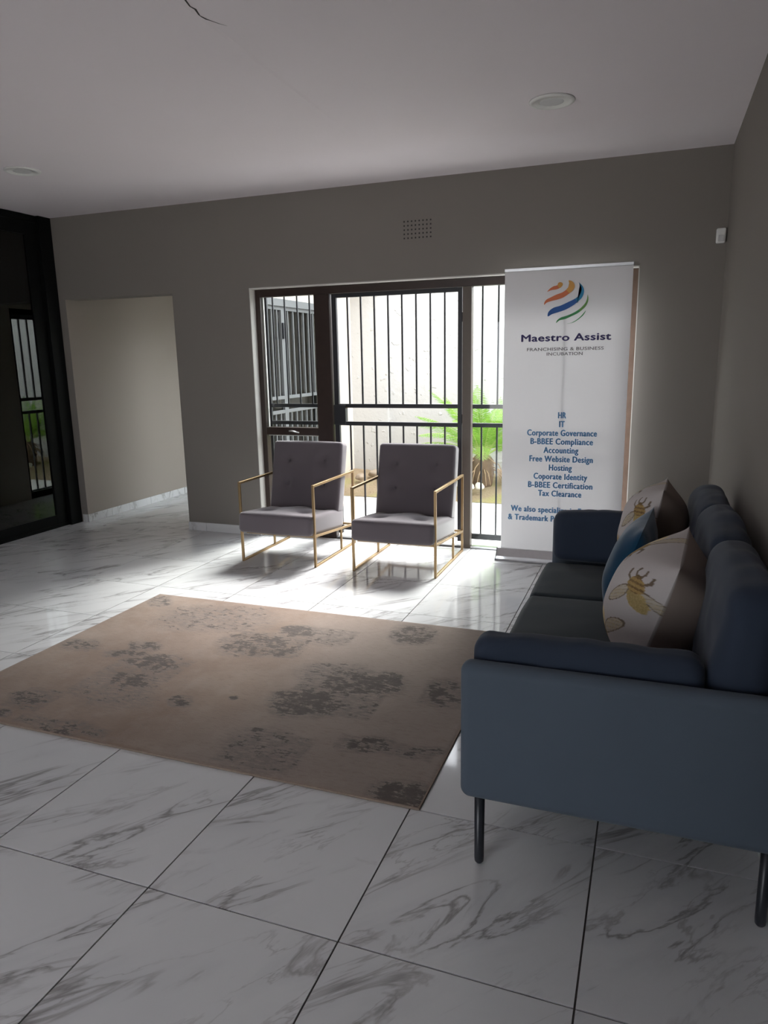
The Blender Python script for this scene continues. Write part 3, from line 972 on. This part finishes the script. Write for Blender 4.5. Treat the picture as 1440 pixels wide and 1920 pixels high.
def make_armchair(x0, x1, label):
    xm = (x0+x1)/2
    W = x1-x0
    yf, yr = 3.118, 3.852
    t = thing('armchair', label, 'armchair', (xm, (yf+yr)/2, 0), 'grey velvet armchairs before the garden door')
    oy = (yf+yr)/2
    hw = W/2
    # --- seat: sloping back
    sw = W-0.022
    btn = [(-0.15, -0.10), (0.15, -0.10), (-0.15, 0.14), (0.15, 0.14)]
    def wseat(p):
        q = p.copy()
        if q.z > 0:
            q.z -= dimple((q.x, q.y), btn, 0.030, 0.030)+dimple((q.x, q.y), btn, 0.012, 0.07)
        return q
    bm = round_box(sw, 0.60, 0.150, 0.030, 22, (0.004, 0.006, 0.022), wseat)
    rot = Matrix.Rotation(-math.radians(5.6), 4, 'X')
    M = Matrix.Translation((0, (3.062+0.30)-oy, 0.286)) @ rot
    bm.transform(M)
    seat = finish('seat', bm, 'velvet_grey', t, True)
    for (bx_, by_) in btn:
        bm = bmesh.new(); bmesh.ops.create_uvsphere(bm, u_segments=12, v_segments=8, radius=0.011)
        for v in bm.verts: v.co.z *= 0.5
        bm.transform(M @ Matrix.Translation((bx_, by_, 0.060)))
        finish('button', bm, 'velvet_grey', seat, True)
    # --- backrest: leaning
    btn2 = [(-0.155, 0.125), (0.155, 0.125), (-0.155, -0.060), (0.155, -0.060)]
    bh = 0.555
    def wback(p):
        q = p.copy()
        if q.y < 0:
            q.y += dimple((q.x, q.z), btn2, 0.030, 0.022)+dimple((q.x, q.z), btn2, 0.014, 0.06)
        return q
    bm = round_box(sw-0.004, 0.125, bh, 0.026, 22, (0.004, 0.020, 0.006), wback)
    lean = math.radians(13.5)
    M2 = Matrix.Translation((0, 3.662-oy, 0.574)) @ Matrix.Rotation(-lean, 4, 'X')
    bm.transform(M2)
    back = finish('backrest', bm, 'velvet_grey', t, True)
    for (bx_, bz_) in btn2:
        bm = bmesh.new(); bmesh.ops.create_uvsphere(bm, u_segments=12, v_segments=8, radius=0.011)
        for v in bm.verts: v.co.y *= 0.5
        bm.transform(M2 @ Matrix.Translation((bx_, -0.046, bz_)))
        finish('button', bm, 'velvet_grey', back, True)
    # --- brass frame
    w = 0.017
    za = 0.592
    a, b = yf-oy, yr-oy
    for s in (-1, 1):
        x = s*(hw-w/2)
        bar('front_post', (x, a, 0.0), (x, a, za), w, 'brass', t, bevel=0.0015)
        bar('rear_post', (x, b, 0.0), (x, b, za), w, 'brass', t, bevel=0.0015)
        bar('armrest_bar', (x, a-w/2, za+w/2), (x, b+w/2, za+w/2), w, 'brass', t, bevel=0.0015)
        bar('floor_bar', (x, a+w/2, w/2), (x, b-w/2, w/2), w, 'brass', t, bevel=0.0015)
        bar('seat_rail', (x, a+w/2, 0.232), (x, b-w/2, 0.163), w, 'brass', t, bevel=0.0015)
        yl = 3.60-oy
        bar('leg', (x*0.985, yl, w), (x*0.985, yl, 0.182), w*0.9, 'brass', t, bevel=0.0015)
        # thin support following the back of the backrest
        p0 = M2 @ Vector((s*(sw/2-0.02), 0.071, -0.22)); p1 = M2 @ Vector((s*(sw/2-0.02), 0.071, 0.22))
        bar('back_support', p0, p1, 0.010, 'brass', t)
    bar('cross_bar', (-hw+w, b, 0.163), (hw-w, b, 0.163), w, 'brass', t, bevel=0.0015)
    bar('cross_bar', (-hw+w, a+0.06, 0.212), (hw-w, a+0.06, 0.212), w*0.7, 'brass', t)
    return t
make_armchair(0.228, 0.850, 'grey velvet armchair with brass frame, the left one beside the timber mullion')
make_armchair(1.136, 1.760, 'grey velvet armchair with brass frame, the right one nearer the banner')

# ------------------------------------------------------------------ roll-up banner
BX0, BX1, BY = 2.075, 2.920, 3.752
BAN = thing('rollup_banner', 'white roll-up banner stand with round striped logo and blue text', 'banner', ((BX0+BX1)/2, BY, 0))
bo = Vector(((BX0+BX1)/2, BY, 0))
def bloc(x, z, d=0.0):
    return Vector((x-bo.x, -d, z))
bm = bmesh.new()
# base cassette: sloped front profile
prof = [(-0.075, 0.0), (-0.080, 0.008), (-0.076, 0.016), (-0.050, 0.028), (-0.012, 0.082), (0.012, 0.082), (0.050, 0.030), (0.060, 0.0)]
hw = 0.445
A = [bm.verts.new((-hw, y, z)) for y, z in prof]; B = [bm.verts.new((hw, y, z)) for y, z in prof]
for i in range(len(prof)):
    j = (i+1) % len(prof)
    bm.faces.new((A[i], A[j], B[j], B[i]))
bm.faces.new(list(reversed(A))); bm.faces.new(B)
base = finish('base', bm, 'aluminium', BAN)
for s in (-1, 1):
    bm = bmesh.new()
    A = [bm.verts.new((s*hw, y*1.03, z*1.04)) for y, z in prof]; B = [bm.verts.new((s*(hw+0.006), y*1.03, z*1.04)) for y, z in prof]
    for i in range(len(prof)):
        j = (i+1) % len(prof)
        bm.faces.new((A[i], A[j], B[j], B[i]))
    bm.faces.new(list(reversed(A))); bm.faces.new(B)
    finish('end_cap', bm, 'grey_steel', base)
box('top_rail', -0.425, 0.425, -0.010, 0.012, 2.052, 2.075, 'aluminium', BAN, 0.003)
bm = bmesh.new(); bm_tube(bm, [(0, 0.035, 0.03), (0, 0.035, 2.06)], 0.006, 10)
finish('pole', bm, 'aluminium', BAN, True)
bm = bmesh.new()
nx, nz = 24, 40
G = []
for i in range(nx+1):
    col_ = []
    for j in range(nz+1):
        u = -1+2*i/nx; v = j/nz
        y = 0.0035*math.sin(u*2.4)*math.sin(math.pi*v)
        col_.append(bm.verts.new((u*(BX1-BX0)/2, y, 0.080+(2.055-0.080)*v)))
    G.append(col_)
for i in range(nx):
    for j in range(nz):
        bm.faces.new((G[i][j], G[i+1][j], G[i+1][j+1], G[i][j+1]))
me = bpy.data.meshes.new('sheet'); bm.to_mesh(me); bm.free()
for p in me.polygons: p.use_smooth = True
SHEET = link('sheet', me, 'banner_sheet', BAN)
PD = 0.0065      # print sits just in front of the sheet

def logo_piece(pts, cut, mats_, name):
    bm = bmesh.new()
    # smooth outline
    n = len(pts)
    out = []
    for i in range(n):
        p0, p1, p2, p3 = [Vector(pts[(i+k-1) % n]) for k in range(4)]
        for t_ in (0, 0.25, 0.5, 0.75):
            a = 2*p1+(p2-p0)*t_+(2*p0-5*p1+4*p2-p3)*t_*t_+(3*p1-p0-3*p2+p3)*t_**3
            out.append(a*0.5)
    f = bm.faces.new([bm.verts.new(bloc(p.x, p.y, PD)) for p in out])
    if cut:
        (cxp, czp), (nxp, nzp) = cut
        bmesh.ops.triangulate(bm, faces=[f])
        c = bloc(cxp, czp, PD); nn = Vector((nxp, 0, nzp))
        bmesh.ops.bisect_plane(bm, geom=list(bm.verts)+list(bm.edges)+list(bm.faces), plane_co=c, plane_no=nn)
        for fc in bm.faces:
            fc.material_index = 1 if (fc.calc_center_median()-c).dot(nn) > 0 else 0
    bmesh.ops.recalc_face_normals(bm, faces=list(bm.faces))
    me = bpy.data.meshes.new(name); bm.to_mesh(me); bm.free()
    for m in mats_:
        me.materials.append(MATS[m])
    ob = bpy.data.objects.new(name, me); COL.objects.link(ob); ob.parent = SHEET
    return ob
logo_piece([[2.368,1.91],[2.385,1.93],[2.409,1.944],[2.434,1.95],[2.44,1.964],[2.455,1.969],[2.47,1.96],[2.468,1.945],[2.454,1.932],[2.429,1.923],[2.4,1.92],[2.383,1.916]], ((2.437, 1.945), (0.8, 0.6)), ('logo_orange', 'logo_yellow'), 'logo_stripe')
logo_piece([[2.35,1.825],[2.352,1.844],[2.367,1.861],[2.396,1.874],[2.43,1.889],[2.47,1.902],[2.494,1.918],[2.508,1.936],[2.514,1.955],[2.509,1.977],[2.531,1.971],[2.546,1.953],[2.549,1.932],[2.538,1.911],[2.516,1.893],[2.48,1.87],[2.441,1.857],[2.402,1.849],[2.367,1.839]], ((2.505, 1.906), (0.72, 0.70)), ('logo_orange', 'logo_yellow'), 'logo_stripe')
logo_piece([[2.377,1.747],[2.377,1.77],[2.391,1.789],[2.418,1.805],[2.458,1.815],[2.501,1.833],[2.554,1.857],[2.587,1.884],[2.596,1.913],[2.59,1.937],[2.575,1.962],[2.597,1.941],[2.61,1.917],[2.611,1.891],[2.6,1.862],[2.574,1.837],[2.541,1.812],[2.493,1.787],[2.444,1.772],[2.405,1.761]], ((2.562, 1.847), (0.75, 0.66)), ('logo_blue', 'logo_light_blue'), 'logo_stripe')
logo_piece([[2.434,1.701],[2.441,1.72],[2.465,1.737],[2.504,1.748],[2.543,1.763],[2.586,1.788],[2.619,1.821],[2.632,1.849],[2.636,1.88],[2.641,1.858],[2.64,1.834],[2.629,1.808],[2.61,1.787],[2.577,1.762],[2.534,1.742],[2.495,1.726],[2.456,1.718]], ((2.585, 1.778), (0.75, 0.66)), ('logo_green', 'logo_light_green'), 'logo_stripe')
logo_piece([[2.503,1.694],[2.535,1.7],[2.569,1.718],[2.602,1.746],[2.628,1.777],[2.616,1.751],[2.588,1.725],[2.555,1.704],[2.526,1.696]], None, ('logo_green',), 'logo_stripe')

def text_line(body, x0, x1, z, cap, material, bold, spacing=1.0):
    """one printed line; bold thickens the strokes by shifted copies, in metres"""
    cu = bpy.data.curves.new('lettering', 'FONT')
    cu.body = body; cu.size = 1.0; cu.space_character = spacing
    cu.resolution_u = 3
    tmp = bpy.data.objects.new('lettering', cu)
    COL.objects.link(tmp)
    dg = bpy.context.evaluated_depsgraph_get()
    src = bpy.data.meshes.new_from_object(tmp.evaluated_get(dg))
    bpy.data.objects.remove(tmp); bpy.data.curves.remove(cu)
    xs_ = [v.co.x for v in src.vertices]
    a0, a1 = min(xs_), max(xs_)
    capu = 0.70          # capital height of the built-in face at size 1
    vs_, fs_ = [], []
    for k, (dx, dz) in enumerate(((0, 0), (-bold, 0), (bold, 0), (0, bold*0.6), (0, -bold*0.6))):
        o_ = len(vs_)
        for v in src.vertices:
            x = x0+bold+(v.co.x-a0)/(a1-a0)*(x1-x0-2*bold)+dx
            vs_.append(bloc(x, z+v.co.y/capu*cap+dz, PD+0.00004*k))
        fs_ += [[o_+q for q in p.vertices] for p in src.polygons]
    bpy.data.meshes.remove(src)
    me = bpy.data.meshes.new('lettering')
    me.from_pydata(vs_, [], fs_)
    me.materials.append(MATS[material])
    ob = bpy.data.objects.new('lettering', me); COL.objects.link(ob); ob.parent = SHEET
    return ob
for body, x0, x1, z in [('HR', 2.466, 2.523, 1.052), ('IT', 2.475, 2.515, 0.990), ('Corporate Governance', 2.253, 2.736, 0.928),
                        ('B-BBEE Compliance', 2.278, 2.712, 0.867), ('Accounting', 2.372, 2.615, 0.805), ('Free Website Design', 2.273, 2.716, 0.742),
                        ('Hosting', 2.413, 2.575, 0.680), ('Coporate Identity', 2.306, 2.683, 0.616), ('B-BBEE Certification', 2.268, 2.721, 0.553),
                        ('Tax Clearance', 2.341, 2.647, 0.492), ('We also specialize in Francising', 2.146, 2.843, 0.370),
                        ('& Trademark Patent Registration', 2.126, 2.860, 0.305)]:
    text_line(body, x0, x1, z, 0.042, 'print_blue_text', 0.0026, 1.10)
text_line('FRANCHISING & BUSINESS', 2.239, 2.755, 1.517, 0.021, 'print_grey', 0.0006, 1.05)
text_line('INCUBATION', 2.376, 2.618, 1.484, 0.021, 'print_grey', 0.0006, 1.05)
text_line('Maestro Assist', 2.197, 2.801, 1.582, 0.047, 'print_navy', 0.0030, 1.05)

# ------------------------------------------------------------------ sofa
SX0, SX1 = 2.628, 3.455
SOFA = thing('sofa', 'slate blue three-seat fabric sofa along the right wall', 'sofa', ((SX0+SX1)/2, 1.38, 0))
so = Vector(((SX0+SX1)/2, 1.38, 0))
def wrinkle(amp, sc, seed):
    def f(p):
        n = noise.noise(Vector((p.x*sc+seed, p.y*sc, p.z*sc)))+0.5*noise.noise(Vector((p.x*sc*2.3, p.y*sc*2.3+seed, p.z*sc*2.3)))
        return n*amp
    return f
def cushion(name, x0, x1, y0, y1, z0, z1, r, material, n=14, bulge=(0, 0, 0), warp=None, parent=SOFA, org=so, rot=None):
    c = Vector(((x0+x1)/2, (y0+y1)/2, (z0+z1)/2))
    bm = round_box(x1-x0, y1-y0, z1-z0, r, n, bulge, warp)
    if rot is not None:
        bm.transform(rot)
    bm.transform(Matrix.Translation(c-org))
    return finish(name, bm, material, parent, True)
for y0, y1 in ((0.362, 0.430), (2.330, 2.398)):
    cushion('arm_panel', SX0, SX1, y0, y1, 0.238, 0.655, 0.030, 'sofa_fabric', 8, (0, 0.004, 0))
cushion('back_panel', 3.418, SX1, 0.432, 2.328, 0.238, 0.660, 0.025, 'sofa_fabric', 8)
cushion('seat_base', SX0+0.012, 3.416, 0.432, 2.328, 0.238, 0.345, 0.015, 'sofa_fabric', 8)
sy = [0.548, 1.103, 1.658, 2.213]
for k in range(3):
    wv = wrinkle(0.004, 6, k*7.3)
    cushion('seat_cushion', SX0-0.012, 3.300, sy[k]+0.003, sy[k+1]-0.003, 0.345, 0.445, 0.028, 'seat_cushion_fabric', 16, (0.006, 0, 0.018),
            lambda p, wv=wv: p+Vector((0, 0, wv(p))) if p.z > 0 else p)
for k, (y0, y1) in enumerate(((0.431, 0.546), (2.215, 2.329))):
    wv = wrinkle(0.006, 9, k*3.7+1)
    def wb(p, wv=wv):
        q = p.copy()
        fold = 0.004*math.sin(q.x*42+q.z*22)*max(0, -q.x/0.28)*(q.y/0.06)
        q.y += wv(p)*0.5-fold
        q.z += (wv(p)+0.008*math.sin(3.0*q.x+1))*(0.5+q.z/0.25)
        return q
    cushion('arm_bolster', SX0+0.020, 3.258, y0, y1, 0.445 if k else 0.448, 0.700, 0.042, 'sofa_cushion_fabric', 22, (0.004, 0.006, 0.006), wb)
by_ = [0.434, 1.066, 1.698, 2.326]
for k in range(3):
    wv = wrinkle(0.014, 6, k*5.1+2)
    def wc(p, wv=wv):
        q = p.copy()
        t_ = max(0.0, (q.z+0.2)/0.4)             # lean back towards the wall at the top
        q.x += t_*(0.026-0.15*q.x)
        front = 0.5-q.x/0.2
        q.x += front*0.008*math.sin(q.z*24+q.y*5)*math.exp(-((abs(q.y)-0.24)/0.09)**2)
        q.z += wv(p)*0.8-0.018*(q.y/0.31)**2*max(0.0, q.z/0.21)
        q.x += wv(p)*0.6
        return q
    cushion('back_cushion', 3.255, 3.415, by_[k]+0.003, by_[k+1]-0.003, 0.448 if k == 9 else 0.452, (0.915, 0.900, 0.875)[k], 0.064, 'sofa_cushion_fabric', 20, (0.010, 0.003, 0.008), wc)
for x, y in ((2.678, 0.419), (3.435, 0.419), (2.678, 2.345), (3.435, 2.345)):
    bm = bmesh.new()
    bm_tube(bm, [(x-so.x, y-so.y, z) for z in (0.0, 0.006, 0.02, 0.24)], [0.009, 0.0135, 0.0145, 0.0155], 16)
    finish('leg', bm, 'black_leg', SOFA, True)

# ------------------------------------------------------------------ scatter cushions
WHITE = (0.60, 0.555, 0.545)
def seg_dist(p, a, b):
    ab = (b[0]-a[0], b[1]-a[1]); ap = (p[0]-a[0], p[1]-a[1])
    t_ = max(0, min(1, (ap[0]*ab[0]+ap[1]*ab[1])/(ab[0]**2+ab[1]**2+1e-12)))
    return math.hypot(ap[0]-ab[0]*t_, ap[1]-ab[1]*t_), t_
def ell(p, cx_, cy_, rx, ry, ang):
    dx, dy = p[0]-cx_, p[1]-cy_
    c_, s_ = math.cos(ang), math.sin(ang)
    return math.hypot((dx*c_+dy*s_)/rx, (-dx*s_+dy*c_)/ry)
def bug_colour(p, bugs):
    """colour and foil of the printed insects at point p of the cover"""
    for bx_, by2, ang, sc in bugs:
        dx, dy = (p[0]-bx_)/sc, (p[1]-by2)/sc
        c_, s_ = math.cos(ang), math.sin(ang)
        q = (dx*c_+dy*s_, -dx*s_+dy*c_)
        if q[0]**2+q[1]**2 > 6.5:
            continue
        e = ell(q, -0.10, 0, 0.46, 0.38, 0)
        if e < 1:
            band = math.sin(q[0]*22)
            return ((0.20, 0.11, 0.035) if band > 0.2 else (0.42, 0.27, 0.09), 0.25)
        if ell(q, 0.68, 0.05, 0.52, 0.34, 0)+0.25*noise.noise(Vector((p[0]*60, p[1]*60, 0))) < 1:
            return ((0.62, 0.47, 0.20), 1.0)
        if ell(q, -0.52, 0, 0.14, 0.17, 0) < 1:
            return ((0.16, 0.10, 0.04), 0.1)
        for s2 in (-1, 1):
            w1 = ell(q, 0.72, s2*0.78, 0.85, 0.27, s2*0.72)
            if w1 < 1:
                if w1 > 0.86:
                    return ((0.20, 0.15, 0.11), 0.0)
                vein = abs(math.sin(q[0]*17+q[1]*9))
                return ((0.40, 0.33, 0.24) if vein < 0.25 else (0.56, 0.50, 0.42), 0.6 if q[0] > 0.45 else 0.1)
            for a0, a1, a2 in (((-0.25, 0.30), (-0.45, 0.55), (-0.78, 0.62)), ((-0.55, 0.12), (-0.80, 0.26), (-1.02, 0.22))):
                for u_, v_ in ((a0, a1), (a1, a2)):
                    d_, _t = seg_dist(q, (u_[0], s2*u_[1]), (v_[0], s2*v_[1]))
                    if d_ < 0.055:
                        return ((0.17, 0.12, 0.08), 0.0)
    return None

def pillow(label, centre, yaw, lean, roll, W_, thick, material, bugs=None, back=None, gold=None, n=64, seed=0, squash=(1, 1)):
    """square scatter cushion: local x along the width, local z its height, local -y its printed face"""
    bm = bmesh.new()
    grids = []
    colours = {}
    for side in (-1, 1):
        G = []
        for i in range(n+1):
            row = []
            for j in range(n+1):
                u = -1+2*i/n; v = -1+2*j/n
                prof_ = max(0, (1-abs(u)**3)*(1-abs(v)**3))**0.80*(1-0.15*(u*u+v*v)/2)
                # sides drawn in, corners left as ears
                k = 0.07
                x = W_/2*u*(1-k*(1-v*v)*abs(u)) *squash[0]
                z = W_/2*v*(1-k*(1-u*u)*abs(v)) *squash[1]
                nz_ = noise.noise(Vector((x*7+seed, z*7, side)))+0.5*noise.noise(Vector((x*15, z*15+seed, side*2)))
                crease = 0.010*nz_*(1-prof_*0.5)*(1-(max(abs(u), abs(v)))**8)
                y = side*(thick/2*prof_)+crease
                if (i in (0, n) or j in (0, n)) and side == 1:
                    row.append(grids[0][i][j]); continue
                vv = bm.verts.new((x, y, z))
                row.append(vv)
                colours[vv] = (side, x, z)
            G.append(row)
        grids.append(G)
        for i in range(n):
            for j in range(n):
                bm.faces.new((G[i][j], G[i+1][j], G[i+1][j+1], G[i][j+1]))
    G0 = grids[0]
    rim = set([G0[i][j] for i in range(n+1) for j in range(n+1) if i in (0, n) or j in (0, n)])
    for e_ in bm.edges:
        if e_.verts[0] in rim and e_.verts[1] in rim:
            e_.smooth = False                    # sewn seam
    bm.verts.index_update()
    bmesh.ops.recalc_face_normals(bm, faces=list(bm.faces))
    cols = [None]*len(bm.verts)
    for vv, (side, x, z) in colours.items():
        if side == 1 and back is not None:
            g_ = noise.noise(Vector((x*6+seed, z*6, 3)))
            c_, f_ = tuple(q*(1+0.15*g_) for q in back), 0.0
        else:
            c_, f_ = WHITE, 0.0
            if bugs:
                r_ = bug_colour((x, z), bugs)
                if r_:
                    c_, f_ = r_
            if gold and side == -1:
                e_ = ell((x, z), gold[0], gold[1], gold[2], gold[3], 0)+0.5*noise.noise(Vector((x*30, z*30, 1)))
                if e_ < 1:
                    c_, f_ = (0.45, 0.33, 0.17), 0.3
        cols[vv.index] = (*c_, f_)
    me = bpy.data.meshes.new('scatter_cushion')
    bm.to_mesh(me); bm.free()
    ca = me.color_attributes.new('print', 'FLOAT_COLOR', 'POINT')
    flat = [q for c_ in cols for q in c_]
    ca.data.foreach_set('color', flat)
    for p in me.polygons: p.use_smooth = True
    ob = link('scatter_cushion', me, material)
    R_ = Matrix.Rotation(yaw, 4, 'Z') @ Matrix.Rotation(lean, 4, 'X') @ Matrix.Rotation(roll, 4, 'Y')
    ob.matrix_world = Matrix.Translation(centre) @ R_
    tag(ob, label, 'cushion', 'scatter cushions on the sofa')
    return ob

rad = math.radians
BUGS = [(0.160, 0.090, rad(-75), 0.060), (0.090, -0.130, rad(95), 0.064), (-0.07, 0.13, rad(150), 0.08), (-0.13, -0.07, rad(-30), 0.075)]
def pillow_at(label, near_top, far_top, near_bottom, W_, thick, material, **kw):
    """stand a cushion from the places of three of its corners"""
    nt, ft, nb = Vector(near_top), Vector(far_top), Vector(near_bottom)
    ex = (nt-ft).normalized()                    # local x points to the near side
    up_ = (nt-nb); up_ = (up_-ex*up_.dot(ex)).normalized()
    ey = up_.cross(ex)
    ob = pillow(label, Vector((0, 0, 0)), 0, 0, 0, W_, thick, material, **kw)
    m = Matrix((ex, ey, up_)).transposed().to_4x4()
    m.translation = nt-ex*W_/2-up_*W_/2
    ob.matrix_world = m
    return ob
pillow_at('nearest printed cushion with gold bees and a plain mauve-brown back', (3.196, 0.80, 0.850), (3.238, 1.25, 0.890), (3.080, 0.80, 0.470), 0.44, 0.35, 'printed_linen', bugs=BUGS, back=(0.27, 0.215, 0.185), n=160, seed=1)
pillow_at('plain dark blue velvet cushion between the two printed cushions', (3.085, 1.36, 0.838), (3.120, 1.75, 0.850), (2.955, 1.38, 0.455), 0.41, 0.16, 'velvet_blue', n=48, seed=9)
pillow_at('farthest printed cushion with gold bees and a brown back darkened for shade', (3.155, 1.79, 0.915), (3.175, 2.19, 0.905), (3.060, 1.79, 0.470), 0.43, 0.29, 'printed_linen', bugs=BUGS, back=(0.19, 0.145, 0.120), n=130, seed=13)  # back: same fabric as the nearest cushion, shade put into its colour
